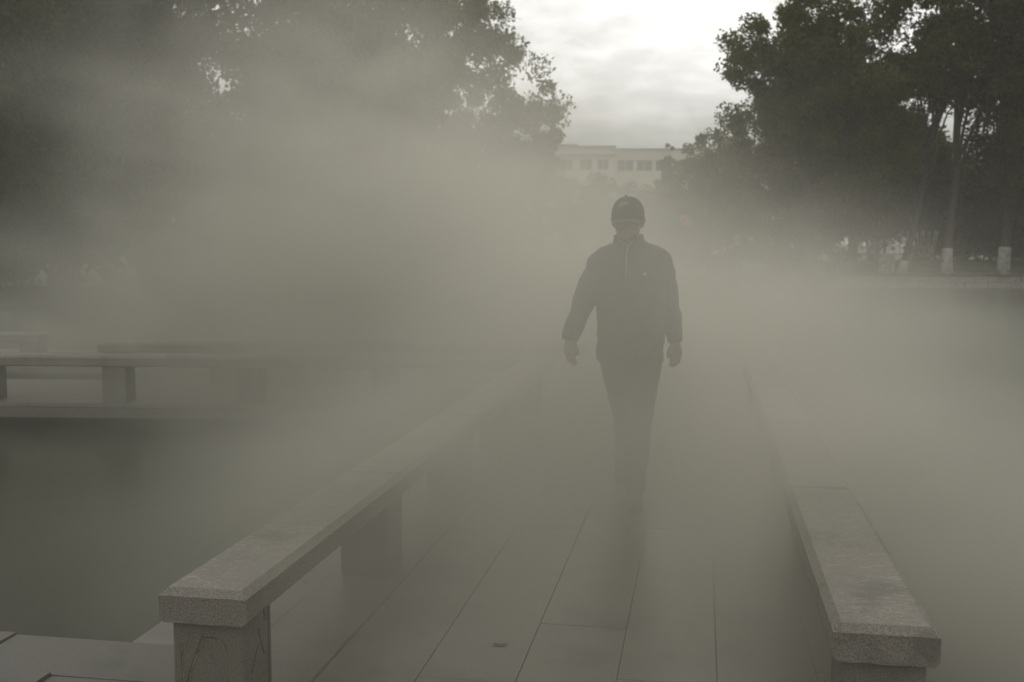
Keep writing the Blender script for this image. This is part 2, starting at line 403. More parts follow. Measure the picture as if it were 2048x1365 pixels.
# cracks on its inner side face (built in the xz plane, then turned onto +x)
bm = bmesh.new()
strip(bm, [(0.055, 0.335), (0.050, 0.325), (0.058, 0.31), (0.052, 0.302), (0.062, 0.296), (0.066, 0.293)], 0.003, y)
strip(bm, [(0.005, 0.285), (0.03, 0.225), (0.05, 0.185)], 0.0022, y, 0.001)
strip(bm, [(-0.05, 0.16), (-0.02, 0.205), (0.0, 0.23)], 0.0015, y, 0.001)
strip(bm, [(0.088, 0.335), (0.086, 0.05)], 0.0022, y, 0.001)
cr = obj('crack_lines', bm, M['crack_and_groove_shade'], p0); cr.rotation_euler = (0, 0, math.pi / 2)

# far railings along the left leg
d2 = Vector((math.cos(ANG), math.sin(ANG), 0))
RZ = ANG + math.pi / 2      # railing built along its local +Y -> turned to run towards -X
def far_rail(label, end, n_caps, n_piers, start, pitch=1.30):
    return railing(label, (end[0], end[1], 0), ANG + math.pi / 2, n_caps, n_piers, pitch, start)
far_rail('front railing of the far bridge leg, running off the left edge of the photo', (-1.50, 9.93), 6, 8, 0.02)
far_rail('shorter railing with a free left end, just behind the front far railing', (-6.42 + 5.26 * math.cos(ANG) , 10.78 + 5.26 * math.sin(ANG)), 3, 4, 1.45, 1.18)
r3 = railing('farthest piece of railing at the left edge of the photo, above the front railing', (-7.75, 11.75, 0), ANG + math.pi / 2, 3, 4, 1.235, 0.03)
r4 = railing('short faint railing end showing just above the free end of the middle railing', (-5.1, 12.9, 0), R(20), 2, 3, 1.235, 0.03)
for nm, (x, y, rz) in {'back': (-10.5, 13.0, ANG), 'side': (-6.2, 15.6, R(100))}.items():
    bm = bmesh.new(); box(bm, -3.2, 3.2, -0.5, 1.1, -0.16, -0.008)
    lg = obj('stone_footbridge', bm, M['slab'], None, (x, y, 0), rz)
    tag(lg, 'farthest leg of the zigzag footbridge at the left edge, barely seen in steam' if nm == 'back' else 'short stone bridge leg behind the middle railing, barely seen in steam', 'bridge')
    lg.location.z = -0.004 if nm == 'back' else -0.010

# small litter
def leaf_obj(loc, s, rz, label):
    bm = bmesh.new(); n = 14; top = []; 
    for k in range(n):
        t = 2 * math.pi * k / n; r = (0.5 + 0.08 * math.sin(3 * t))
        top.append(bm.verts.new((math.cos(t) * r, math.sin(t) * r * 0.55, 0.10 + 0.12 * math.cos(t * 2))))
    c = bm.verts.new((0, 0, 0.03))
    for k in range(n): bm.faces.new((top[k], top[(k + 1) % n], c))
    bmesh.ops.scale(bm, vec=(s, s, s * 0.7), verts=bm.verts)
    o = obj('fallen_leaf', bm, M['leaf_dead'], None, loc, rz, True)
    return tag(o, label, 'leaf')
leaf_obj((-0.727, 3.88, 0.003), 0.058, 0.15, 'small dark oval dead leaf lying alone on the bridge paving in the lower middle')
leaf_obj((-1.75, 4.55, -0.026), 0.03, 0.7, 'tiny dead leaf on the ledge seen under the left railing')
bm = bmesh.new(); rr = random.Random(5)
for k in range(26):
    x, y = rr.uniform(-0.07, 0.07), rr.uniform(-0.02, 0.02); a = rr.uniform(-0.6, 0.6); h = rr.uniform(0.015, 0.05)
    v = [bm.verts.new(p) for p in ((x - .0015, y, 0), (x + .0015, y, 0), (x + a * h, y + rr.uniform(-.01, .01), h))]; bm.faces.new(v)
o = obj('grass_tuft', bm, M['leaf_dark'], None, (-1.70, 3.9, -0.03)); o['kind'] = 'stuff'; tag(o, 'thin grass growing from the joint beside the left railing', 'grass')

# ------------------------------------------------------------------ far bank wall, stone by stone where it shows
bank = thing('bank_wall', 'low stone retaining wall on the far right bank of the pond, two courses under a dark coping', 'wall')
pts = [Vector((p[0], p[1], 0)) for p in loop]
def wall_strip(a, b_, bm):
    q = [bm.verts.new(p) for p in ((a.x, a.y, -1.2), (b_.x, b_.y, -1.2), (b_.x, b_.y, 0.295), (a.x, a.y, 0.295))]; bm.faces.new(q)
bm = bmesh.new()
for k in range(2, 10): wall_strip(pts[k], pts[k + 1], bm)
obj('wall_core', bm, M['joint'], bank)
st = []
for s in range(3):
    bm = bmesh.new(); box(bm, -0.44, 0.44, -0.06, 0.05, 0, 0.235, 0.012); me = bpy.data.meshes.new('stone'); bm.to_mesh(me); bm.free(); me.materials.append(M['bank']); st.append(me)
bm = bmesh.new(); box(bm, -0.59, 0.59, -0.14, 0.3, 0, 0.07, 0.01); cme = bpy.data.meshes.new('coping_stone'); bm.to_mesh(cme); bm.free(); cme.materials.append(M['coping'])
for a, b_ in ((pts[5], pts[4]), (pts[4], pts[3])):
    L_ = min((b_ - a).length, 9.5); d = (b_ - a).normalized(); ang = math.atan2(d.y, d.x)
    for c in range(2):
        k = 0
        while k * 0.9 + 0.45 < L_:
            p = a + d * (k * 0.9 + 0.45 + 0.4 * (c % 2)); 
            link('stone', st[(k + c) % 3], None, bank, (p.x, p.y - rnd.uniform(0, 0.02), -0.245 + 0.245 * c), ang); k += 1
    k = 0
    while k * 1.2 + 0.6 < L_ + .5:
        p = a + d * (k * 1.2 + 0.6); link('coping_stone', cme, None, bank, (p.x, p.y, 0.255), ang); k += 1

# ------------------------------------------------------------------ trees
def leaves_mesh(name, centers, radii, per, size, seed, m, droop=0.3):
    rs = np.random.RandomState(seed)
    n = len(centers) * per
    c = np.repeat(np.asarray(centers, float), per, 0); r = np.repeat(np.asarray(radii, float), per)
    u = rs.normal(size=(n, 3)); u /= np.linalg.norm(u, axis=1, keepdims=True)
    rad = rs.uniform(0, 1, (n, 1)) ** 0.45
    p = c + u * rad * r[:, None] * np.array([1, 1, 0.8])
    a = rs.normal(size=(n, 3)); a[:, 2] -= droop; a /= np.linalg.norm(a, axis=1, keepdims=True)
    b_ = np.cross(a, rs.normal(size=(n, 3))); b_ /= np.linalg.norm(b_, axis=1, keepdims=True)
    s = (size * rs.uniform(0.6, 1.3, (n, 1)))
    v = np.empty((n, 4, 3))
    v[:, 0] = p - a * s; v[:, 2] = p + a * s; v[:, 1] = p + b_ * s * 0.5; v[:, 3] = p - b_ * s * 0.5
    me = bpy.data.meshes.new(name)
    me.vertices.add(n * 4); me.vertices.foreach_set('co', v.reshape(-1).astype(np.float32))
    me.loops.add(n * 4); me.loops.foreach_set('vertex_index', np.arange(n * 4, dtype=np.int32))
    me.polygons.add(n); me.polygons.foreach_set('loop_start', np.arange(0, n * 4, 4, dtype=np.int32))
    me.update(); me.materials.append(m)
    return me
def clusters(lobes, n, seed, shell=0.55):
    rs = random.Random(seed); vols = [l[3] * l[4] * l[5] for l in lobes]; out = []
    for _ in range(n):
        l = rs.choices(lobes, vols)[0]
        while True:
            u = Vector((rs.gauss(0, 1), rs.gauss(0, 1), rs.gauss(0, 1))).normalized()
            r = shell + (1 - shell) * rs.random() if rs.random() < 0.75 else rs.random()
            q = Vector((l[0] + u.x * l[3] * r, l[1] + u.y * l[4] * r, l[2] + u.z * l[5] * r))
            if q.z > 0.2: break
        out.append(q)
    return out
def tree(name, label, cat, loc, lobes, seed, ncl, per, size, crad=(0.45, 0.95), trunk_r=0.2, forks=None, nlimb=26, mat='leaf', white=0, group=None, lean=(0, 0), trunk_top=None, shell=.55):
    t = thing(name, label, cat, loc, 0, group)
    per = int(per * 1.5); size *= 0.8
    rs = random.Random(seed)
    cs = clusters(lobes, ncl, seed, shell)
    zmax = max(l[2] + l[5] for l in lobes); zmin = min(l[2] - l[5] for l in lobes)
    top = trunk_top or (zmax * 0.8)
    cxx = lobes[0][0] * 0.6; cyy = lobes[0][1] * 0.6
    def tp(z):
        f = z / top
        return Vector((cxx * f * f + lean[0] * f + 0.12 * math.sin(z * 0.9 + seed), cyy * f * f + lean[1] * f + 0.10 * math.cos(z * 0.7 + seed), z))
    bm = bmesh.new()
    zs = [-0.15] + [top * k / 9 for k in range(0, 10)]
    tube(bm, [tp(z) if z > 0 else tp(0) + Vector((0, 0, z)) for z in zs], [trunk_r * 1.35, trunk_r * 1.2] + [trunk_r * (1 - 0.85 * k / 9) for k in range(1, 10)], 8)
    pick = rs.sample(cs, min(nlimb, len(cs)))
    for c in pick:
        z0 = min(max(c.z * rs.uniform(0.35, 0.75), top * 0.18), top * 0.95)
        a = tp(z0); d = c - a
        mid_ = a + d * 0.5 + Vector((rs.uniform(-.3, .3), rs.uniform(-.3, .3), 0.18 * d.length * rs.uniform(-.2, 1)))
        r0 = trunk_r * (1 - 0.8 * z0 / top) * 0.55
        P_ = [a.lerp(mid_, s / 3) if s < 3 else mid_.lerp(c, (s - 3) / 3) for s in range(7)]
        for s in range(1, 6): P_[s] = P_[s] + Vector((rs.uniform(-1, 1), rs.uniform(-1, 1), rs.uniform(-1, 1))) * 0.06 * d.length * 0.4
        tube(bm, P_, [r0 * (1 - 0.85 * s / 6) for s in range(7)], 5)
        # twigs
        for _ in range(3):
            s = P_[rs.choice((3, 4, 5))]; e = s + Vector((rs.uniform(-1, 1), rs.uniform(-1, 1), rs.uniform(-.3, 1))) * 0.8
            tube(bm, [s, (s + e) / 2 + Vector((0, 0, .08)), e], [r0 * 0.35, r0 * 0.22, 0.006], 4)
    tr = obj('trunk', bm, M['bark'], t, None, None, True)
    if white:
        bm = bmesh.new(); zz = [0.0, white * 0.35, white * 0.7, white]
        tube(bm, [tp(z) for z in zz], [trunk_r * 1.24 + 0.01, trunk_r * 1.16 + .01, trunk_r * 1.1 + .01, trunk_r * 1.06 + 0.012], 10, True)
        obj('white_paint', bm, M['whitewash'], tr, None, None, True)
    link('crown', leaves_mesh('crown', cs, [rs.uniform(*crad) for _ in cs], per, size, seed, M[mat]), None, t)
    return t
GT = 'trees round the pond'
# left side
tree('broadleaf_tree', 'large dark tree at the far left edge, half lost in steam', 'tree', (-17.5, 27.5, 0.3), [(0, 0, 6.5, 4.6, 4.5, 5.8), (2.5, 0, 8, 3, 3, 3.5)], 11, 330, 120, 0.13, trunk_r=0.3, mat='leaf_dark', group=GT)
tree('broadleaf_tree', 'second tree from the left edge, bright sky showing through its top', 'tree', (-13.2, 33.5, 0.3), [(-1.2, 0, 6.0, 3.2, 4, 5.2), (2.6, 0, 7.0, 3.0, 3.5, 4.8)], 12, 260, 110, 0.13, trunk_r=0.28, group=GT, mat='leaf_dark')
tree('broadleaf_tree', 'tree left of the sky gap with the rounded crown edge rising from the steam', 'tree', (-10.2, 41.5, 0.3), [(-0.6, 0, 7.0, 4.6, 4.2, 5.6), (1.0, 0, 5.5, 3.9, 3.6, 3.8), (-1.6, 0, 10.5, 3.4, 3.0, 3.2)], 13, 420, 110, 0.12, (0.35, 0.8), trunk_r=0.3, group=GT)
tree('broadleaf_tree', 'small pale tree peeking out right beside the rounded left crown', 'tree', (-6.95, 46.8, 0.3), [(0.0, 0, 5.2, 1.25, 1.3, 2.1), (-0.9, 0, 3.6, 1.5, 1.5, 2.4)], 14, 90, 120, 0.10, (0.25, 0.55), trunk_r=0.12, group=GT, mat='leaf_light')
tree('broadleaf_tree', 'tree half hidden between the second tree and the rounded crown on the left', 'tree', (-14.6, 40.5, 0.3), [(0.5, 0, 6.2, 3.5, 3.4, 5.4)], 15, 250, 110, 0.12, trunk_r=0.22, group=GT)
# right side
tree('broadleaf_tree', 'big spreading tree right of the sky gap with the bushy left outline', 'tree', (4.4, 47.2, 0.3), [(1.2, 0, 8.6, 3.9, 4.0, 4.2), (-1.6, 0, 8.8, 2.5, 2.6, 2.3), (0.9, 0, 5.0, 4.2, 3.6, 3.2), (-2.0, 0, 6.0, 1.7, 2.0, 1.6)], 21, 520, 120, 0.12, (0.35, 0.8), trunk_r=0.34, group=GT)
tree('broadleaf_tree', 'lower rounded tree standing in front of the right end of the pale building', 'tree', (0.35, 54.0, 0.3), [(0.3, 0, 5.2, 1.7, 1.7, 1.5), (-0.7, 0, 4.0, 1.7, 1.7, 1.5), (1.2, 0, 3.6, 1.6, 1.6, 2.2)], 22, 150, 110, 0.11, (0.3, 0.6), trunk_r=0.15, group=GT, mat='leaf')
tree('tall_tree', 'tall tree with a straight whitewashed trunk and bright sky holes left of it', 'tree', (9.95, 46.6, 0.3), [(0.4, 0, 9.8, 2.6, 2.6, 3.6), (0.8, 0, 13, 3, 3, 3)], 23, 120, 110, 0.13, trunk_r=0.19, white=1.05, group=GT, mat='leaf_dark', trunk_top=11.5)
tree('tall_tree', 'tall dark tree near the right edge with its whitewashed base by the water', 'tree', (12.2, 46.9, 0.3), [(0.9, 0, 7.6, 2.6, 3.2, 5.4), (0.2, 0, 12, 3, 3, 3)], 24, 330, 110, 0.13, trunk_r=0.22, white=1.1, group=GT, mat='leaf_dark', lean=(-0.4, 0))
tree('tall_tree', 'tree with thin dark branches and a short whitewashed base, mid right bank', 'tree', (8.05, 46.4, 0.3), [(1.6, 0.5, 8.8, 1.6, 2.5, 2.0), (-0.6, 0.5, 5.0, 1.8, 2.5, 1.6)], 25, 90, 110, 0.12, trunk_r=0.16, white=0.55, group=GT, mat='leaf', lean=(1.2, 0), nlimb=40)
tree('broadleaf_tree', 'dark tree filling the upper right corner of the photo', 'tree', (14.2, 45.6, 0.3), [(0, 0, 7.0, 3.0, 3.2, 6.2)], 26, 380, 110, 0.13, trunk_r=0.25, group=GT, mat='leaf_dark', white=1.0)
# under-storey on the right bank
tree('leafy_shrub', 'broad green shrub under the big tree on the right bank', 'shrub', (4.2, 49.6, 0.3), [(0, 0, 2.2, 3.6, 2.0, 2.4)], 31, 190, 100, 0.11, (0.3, 0.6), trunk_r=0.07, nlimb=14, mat='leaf')
tree('leafy_shrub', 'lighter green shrub behind the whitewashed trunks on the right', 'shrub', (8.8, 56.0, 0.74), [(0, 0, 3.2, 3.0, 1.8, 2.6), (2.5, 0, 2.8, 2.4, 1.8, 2.6)], 32, 240, 100, 0.11, (0.3, 0.6), trunk_r=0.07, nlimb=14, mat='leaf_light')
tree('leafy_shrub', 'dark shrub at the right edge beyond the bank wall', 'shrub', (15.0, 52.5, 0.74), [(0, 0, 2.8, 3.2, 2.0, 3.0)], 33, 220, 100, 0.12, (0.3, 0.6), trunk_r=0.08, nlimb=14, mat='leaf_dark')
tree('leafy_shrub', 'shrub in front of the pale building, behind the man\'s cap', 'shrub', (-6.5, 70, 0.3), [(0, 0, 3.0, 4.0, 2.0, 2.6), (3, 0, 2.0, 3, 2.0, 2.6)], 34, 200, 100, 0.15, (0.4, 0.8), trunk_r=0.08, nlimb=14)
tree('conifer', 'slim pointed young conifer rising before the right part of the pale building', 'tree', (-2.6, 80, 0.3), [(0, 0, 7.3, 0.45, 0.45, 1.6), (0, 0, 5.8, 1.0, 1.0, 1.8), (0, 0, 4.2, 1.5, 1.5, 2.0), (0, 0, 2.2, 2.0, 2.0, 2.0)], 35, 420, 45, 0.13, (0.15, 0.3), trunk_r=0.12, nlimb=60, mat='leaf_dark', shell=0.1)
# blossom shrubs behind the man, to the right
for (x, y, zb, sd, lab) in ((-0.60, 46.4, 2.3, 41, 'shrub with a patch of dull red bloom just right of the cap'), (1.35, 47.2, 1.3, 42, 'shrub with specks of dull red bloom right of the shoulder')):
    t = tree('flowering_shrub', lab, 'shrub', (x, y, 0.3), [(0, 0, 1.5, 1.3, 1.0, 1.6)], sd, 60, 90, 0.09, (0.25, 0.5), trunk_r=0.05, nlimb=8, group='flowering shrubs on the far bank')
    cs = [Vector((random.uniform(-.22, .22), -1.0, zb + random.uniform(-.25, .25))) for _ in range(5)]
    link('blossom', leaves_mesh('blossom', cs, [0.16] * 5, 60, 0.05, sd, M['blossom']), None, t)
tree('leafy_shrub', 'dark shrub under the large tree at the far left edge', 'shrub', (-19.5, 27.2, 0.3), [(0, 0, 2.4, 3.8, 1.6, 3.0)], 43, 260, 90, 0.12, (0.3, 0.6), trunk_r=0.07, nlimb=12, mat='leaf_dark')
tree('leafy_shrub', 'dark shrub between the two trees on the left bank', 'shrub', (-15.2, 31.0, 0.3), [(0, 0, 2.4, 4.2, 1.6, 3.0)], 44, 300, 90, 0.12, (0.3, 0.6), trunk_r=0.07, nlimb=12, mat='leaf_dark')
tree('leafy_shrub', 'shrub under the rounded crown left of the sky gap', 'shrub', (-10.4, 43.6, 0.3), [(0, 0, 2.0, 3.6, 1.4, 2.2)], 45, 200, 90, 0.13, (0.3, 0.6), trunk_r=0.07, nlimb=12, mat='leaf')
# dark trees closing the view behind the right bank and left bank
for k, (x, y, s, lab, mt) in enumerate([(7.5, 58, 51, 'background tree glimpsed behind the big right tree', 'leaf'),
                                        (14.5, 57, 52, 'background tree behind the two tall whitewashed trunks', 'leaf_dark'),
                                        (20.5, 52, 53, 'background tree beyond the right edge trees', 'leaf_dark'),
                                        (-22.5, 36, 54, 'background tree behind the large left edge tree', 'leaf_dark'),
                                        (-17.5, 50, 55, 'background tree behind the drooping left tree', 'leaf')]):
    tree('broadleaf_tree', lab, 'tree', (x, y, 0.74 if x > 0 else 0.3), [(0, 0, 2.6 if x == 14.5 else 5.0 if x > 0 else 6.5, 4.4, 3.6, 2.8 if x == 14.5 else 4.6 if x > 0 and x < 16 else 6)], s, 260, 90, 0.17, (0.5, 1.0), trunk_r=0.25, group='background trees', mat=mt)
# thin bare twig at the top of the sky gap
bm = bmesh.new()
tw = thing('overhanging_branch', 'thin nearly bare twig reaching over the top of the sky gap from the left', 'branch', (-7.4, 38.8, 9.1))
pl = [(-2.2, 0, -1.5), (-1.0, 0, -0.55), (-0.3, 0, -0.15), (0.2, 0, 0.25), (0.5, 0, 0.9), (0.6, 0, 1.8)]
tube(bm, pl, [0.035, 0.028, 0.022, 0.018, 0.013, 0.008], 5)
rs = random.Random(9)
for k in range(14):
    s = Vector(pl[rs.choice((2, 3, 4))]) + Vector((rs.uniform(-.1, .1), 0, rs.uniform(0, .2))); a = rs.uniform(0.1, 1.6); ln = rs.uniform(0.4, 1.0)
    e = s + Vector((math.cos(a), rs.uniform(-.3, .3), math.sin(a) * 0.6)) * ln
    tube(bm, [s, (s + e) / 2 + Vector((0, 0, .06)), e - Vector((0, 0, 0.1))], [0.010, 0.008, 0.004], 4)
obj('twig', bm, M['bark'], tw)
cs = [Vector((0.3 + rs.uniform(-.5, .5), 0, 0.55 + rs.uniform(-.3, 1.0))) for _ in range(9)]
link('foliage', leaves_mesh('foliage', cs, [0.14] * 9, 7, 0.06, 5, M['leaf']), None, tw)

# raised ground behind the right bank
bm = bmesh.new()
pr = [(49.0, 0.296), (50.2, 0.52), (51.6, 0.70), (53.0, 0.74), (63.0, 0.74), (66.0, 0.296)]
rows = []
for xx in (2.0, 4.5, 8, 12, 16, 20, 24, 26.5):
    f = 0.0 if xx in (2.0, 26.5) else 1.0
    rows.append([bm.verts.new((xx, y + 0.06 * xx + 0.2 * math.sin(xx), 0.296 + (z - 0.296) * f)) for (y, z) in pr])
for a, b_ in zip(rows, rows[1:]):
    for k in range(len(pr) - 1): bm.faces.new((a[k], b_[k], b_[k + 1], a[k + 1]))
mo = obj('terrain', bm, M['ground'], None, None, None, True); mo['kind'] = 'structure'
# whitewashed multi-stem clumps behind the bank
def stem_clump(label, x, y, z, n, spread, h, sd):
    t = thing('whitewashed_clump', label, 'tree', (x, y, z), 0, 'clumps of whitewashed stems')
    rs = random.Random(sd)
    for k in range(n):
        f = (k + 0.5) / n * 2 - 1
        base = Vector((f * spread * 0.62, rs.uniform(-.05, .05), 0)); tp_ = Vector((f * spread * 1.9, rs.uniform(-.4, .4), h * 2.6))
        pt = [base.lerp(tp_, s / 5) + Vector((rs.uniform(-.02, .02), 0, 0)) for s in range(6)]
        r = spread * 0.62 / n * 0.92
        bm = bmesh.new(); tube(bm, pt, [r * (1.1 - 0.1 * s) for s in range(6)], 7); s_ = obj('stem', bm, M['bark'], t, None, None, True)
        bm = bmesh.new(); q = [base.lerp(tp_, s / 5 * 0.385) + Vector((0, 0, 0.01)) for s in range(6)]
        tube(bm, q, [r * (1.13 + 0.03 * s) + .01 for s in range(6)], 8); obj('white_paint', bm, M['whitewash'], s_, None, None, True)
    cs = clusters([(0, 0, h * 3.4, spread * 2.2, spread * 1.5, h * 1.0)], 45, sd)
    link('crown', leaves_mesh('crown', cs, [rs.uniform(.3, .6) for _ in cs], 90, 0.11, sd, M['leaf_light']), None, t)
stem_clump('broad clump of whitewashed stems under the trees on the right bank, dark gaps between', 10.29, 54.2, 0.735, 5, 0.72, 1.4, 61)
stem_clump('smaller clump of whitewashed stems left of the broad one, fading into steam', 8.03, 53.9, 0.735, 4, 0.4, 1.05, 62)
bm = bmesh.new(); box(bm, -0.33, 0.33, -0.2, 0.2, 0, 0.85, 0.03)
tag(obj('stone_block', bm, M['whitewash'], None, (7.6, 47.6, 0.295)), 'pale squarish stone block on the right bank between the whitewashed bases', 'block')
# bare iron fence between them
fn = thing('iron_fence', 'dark thin-barred iron fence along the top of the right bank', 'fence', (9.4, 57.6, 0.74), R(7))
bm = bmesh.new(); box(bm, -0.012, 0.012, -0.012, 0.012, 0, 1.9); fme = bpy.data.meshes.new('bar'); bm.to_mesh(fme); bm.free(); fme.materials.append(M['fence'])
for k in range(40): link('bar', fme, None, fn, (-5.4 + k * 0.28, 0, 0))
for z in (0.25, 1.7):
    bm = bmesh.new(); box(bm, -5.6, 5.7, -0.02, -0.0125, z, z + 0.05); obj('rail', bm, M['fence'], fn)


# ------------------------------------------------------------------ building
YAW = R(9.956)
bld = thing('pale_building', 'long pale flat-roofed building with rows of windows at the end of the sky gap', 'building', (-9.73, 121.6, 0.3), YAW)
S = 1 / 18.02
def bx(name, x0, x1, y0, y1, z0, z1, m, parent=bld, bev=0):
    bm = bmesh.new(); box(bm, x0, x1, y0, y1, z0, z1, bev); return obj(name, bm, m, parent)
def facade(x0, x1, yf, top, wins, zs_, depth=12.0):
    """wall between x0..x1 with window openings wins=[(a,b)] on each storey zs_=[(lo,hi)], built of piers and bands"""
    bm = bmesh.new()
    lo = 0.0
    for (a, b_) in zs_ + [(top, top)]:
        box(bm, x0, x1, yf, yf + 0.35, lo, a)
        if b_ > a:
            ed = [x0] + [v for w_ in wins for v in w_] + [x1]
            for k in range(0, len(ed), 2): box(bm, ed[k], ed[k + 1], yf + 0.001, yf + 0.349, a + 0.001, b_ - 0.001)
        lo = b_
    box(bm, x0 + 0.01, x1 - 0.01, yf + 0.6, yf + depth, 0, top - 0.02)
    obj('wall', bm, M['wall'], bld)
    for (a, b_) in zs_:
        for (u, v) in wins:
            bm = bmesh.new()
            for q in ((u, u + .08, a, b_), (v - .08, v, a, b_), ((u + v) / 2 - .03, (u + v) / 2 + .03, a + .08, b_ - .08), (u + .08, v - .08, a, a + .08), (u + .08, v - .08, b_ - .08, b_)):
                box(bm, q[0], q[1], yf + 0.15, yf + 0.22, q[2], q[3])
            fr = obj('window', bm, M['frame'], bld)
            bm = bmesh.new(); box(bm, u + .02, v - .02, yf + 0.24, yf + 0.26, a + .02, b_ - .02); obj('pane', bm, M['glass'], fr)
storeys = [(1.2, 2.7), (4.2, 5.7), (6.6, 7.5), (9.45, 10.75)]
storeys = [(2.2, 3.5), (5.8, 7.1), (9.45, 10.7)]
wl = [(-6.0 - 2.05 * k, -4.65 - 2.05 * k) for k in range(5)][::-1] + [(-3.95, -2.5), (-1.95, -0.65)]
facade(-16, -0.0, 0.0, 12.0, wl, storeys)
wr = [(0.45 + 2.12 * k, 2.3 + 2.12 * k) for k in range(9)]
facade(0.01, 20.0, 1.6, 11.85, wr, storeys, 10)
bx('parapet_coping', -16.1, 0.12, -0.12, 0.42, 12.002, 12.16, M['cornice'])
bx('ledge', -16.05, 0.08, -0.22, -0.001, 11.05, 11.22, M['cornice'])
bx('roof_coping', 0.13, 20.1, 1.48, 2.0, 11.852, 11.99, M['cornice'])
bx('roof_hump', -8.6, -4.0, 2.0, 5.0, 11.9, 12.5, M['cornice'])
bx('spandrel_band', 0.02, 20.0, 1.50, 1.598, 7.2, 7.32, M['cornice'])
for k in range(9): bx('facade_panel', 0.4 + 2.12 * k, 2.35 + 2.12 * k, 1.53, 1.598, 7.9, 9.2, M['wall'])

# ------------------------------------------------------------------ the walking man
man = thing('person', 'man in dark zip jacket, dark trousers and cap walking towards the camera through the steam', 'person', (-0.41, 6.35, 0))
def ell(bm, c, r, rot=(0, 0, 0), u=16, v=12):
    mt = Matrix.Translation(Vector(c)) @ Matrix.Rotation(rot[2], 4, 'Z') @ Matrix.Rotation(rot[1], 4, 'Y') @ Matrix.Rotation(rot[0], 4, 'X') @ Matrix.Diagonal((*r, 1))
    bmesh.ops.create_uvsphere(bm, u_segments=u, v_segments=v, radius=1, matrix=mt)
def loft(bm, secs, n=28, pw=2.5):
    rings = []
    for (z, cx_, cy_, rx, ry) in secs:
        ring = []
        for k in range(n):
            t = 2 * math.pi * k / n; c, s = math.cos(t), math.sin(t)
            ring.append(bm.verts.new((cx_ + rx * math.copysign(abs(c) ** (2 / pw), c), cy_ + ry * math.copysign(abs(s) ** (2 / pw), s), z)))
        rings.append(ring)
    for a, b_ in zip(rings, rings[1:]):
        for k in range(n): bm.faces.new((a[k], a[(k + 1) % n], b_[(k + 1) % n], b_[k]))
    bm.faces.new(rings[0][::-1]); bm.faces.new(rings[-1])
def chain(bm, joints, n=14, sub=4):
    pts, rad = [], []
    for (a, ra), (b_, rb) in zip(joints, joints[1:]):
        for s in range(sub):
            f = s / sub; pts.append(Vector(a).lerp(Vector(b_), f)); rad.append(ra + (rb - ra) * f)
    pts.append(Vector(joints[-1][0])); rad.append(joints[-1][1])
    for _ in range(2):
        pts = [pts[0]] + [(pts[i - 1] + pts[i] * 2 + pts[i + 1]) / 4 for i in range(1, len(pts) - 1)] + [pts[-1]]
    tube(bm, pts, rad, n)
def remeshed(name, bm, m, parent, vox, smooth=3, disp=None):
    o = obj(name, bm, m, parent)
    md = o.modifiers.new('union', 'REMESH'); md.mode = 'VOXEL'; md.voxel_size = vox; md.use_smooth_shade = True
    if smooth:
        s = o.modifiers.new('smooth', 'SMOOTH'); s.iterations = smooth; s.factor = 0.5
    if disp:
        tx = bpy.data.textures.new(name + '_folds', 'CLOUDS'); tx.noise_scale = disp[1]; tx.noise_depth = 2
        d = o.modifiers.new('folds', 'DISPLACE'); d.texture = tx; d.strength = disp[0]; d.mid_level = 0.5
    return o
# arms: image-left (his right) swings forward, image-right (his left) swings back
armR = [((-0.150, 0.0, 1.40), 0.045), ((-0.225, 0.0, 1.30), 0.05), ((-0.283, 0.02, 1.15), 0.043), ((-0.312, -0.05, 1.06), 0.04), ((-0.335, -0.10, 0.965), 0.030)]
armL = [((0.150, 0.0, 1.40), 0.045), ((0.195, 0.03, 1.30), 0.05), ((0.222, 0.08, 1.15), 0.043), ((0.245, 0.10, 1.05), 0.04), ((0.258, 0.09, 0.935), 0.030)]
legF = [((0.085, 0.0, 0.90), 0.085), ((0.075, -0.08, 0.70), 0.078), ((0.062, -0.16, 0.50), 0.058), ((0.052, -0.18, 0.34), 0.055), ((0.045, -0.21, 0.10), 0.038)]
legB = [((-0.085, 0.0, 0.90), 0.085), ((-0.062, 0.05, 0.70), 0.078), ((-0.040, 0.11, 0.50), 0.058), ((-0.045, 0.25, 0.36), 0.055), ((-0.060, 0.41, 0.20), 0.038)]
bm = bmesh.new()
loft(bm, [(0.86, 0, 0, 0.15, 0.10), (1.0, 0, 0, 0.14, 0.09), (1.1, 0, 0, 0.14, 0.09), (1.25, 0, 0, 0.155, 0.10), (1.38, 0, 0, 0.155, 0.09), (1.44, 0, 0, 0.11, 0.07), (1.49, 0, 0, 0.07, 0.06)], 24, 2.3)
for ch in (armR, armL, legF, legB): chain(bm, ch)
chain(bm, [((-0.005, 0.01, 1.44), 0.062), ((-0.01, -0.005, 1.50), 0.058), ((-0.015, -0.01, 1.58), 0.060)])
HX, HY = -0.018, -0.015           # head centre
ell(bm, (HX, HY + 0.02, 1.672), (0.078, 0.098, 0.096), u=24, v=18)
ell(bm, (HX, HY - 0.018, 1.605), (0.074, 0.072, 0.086), u=24, v=18)
ell(bm, (HX, HY - 0.062, 1.548), (0.030, 0.026, 0.022))                                   # chin
ell(bm, (HX, HY - 0.035, 1.565), (0.062, 0.052, 0.032))                                      # jaw
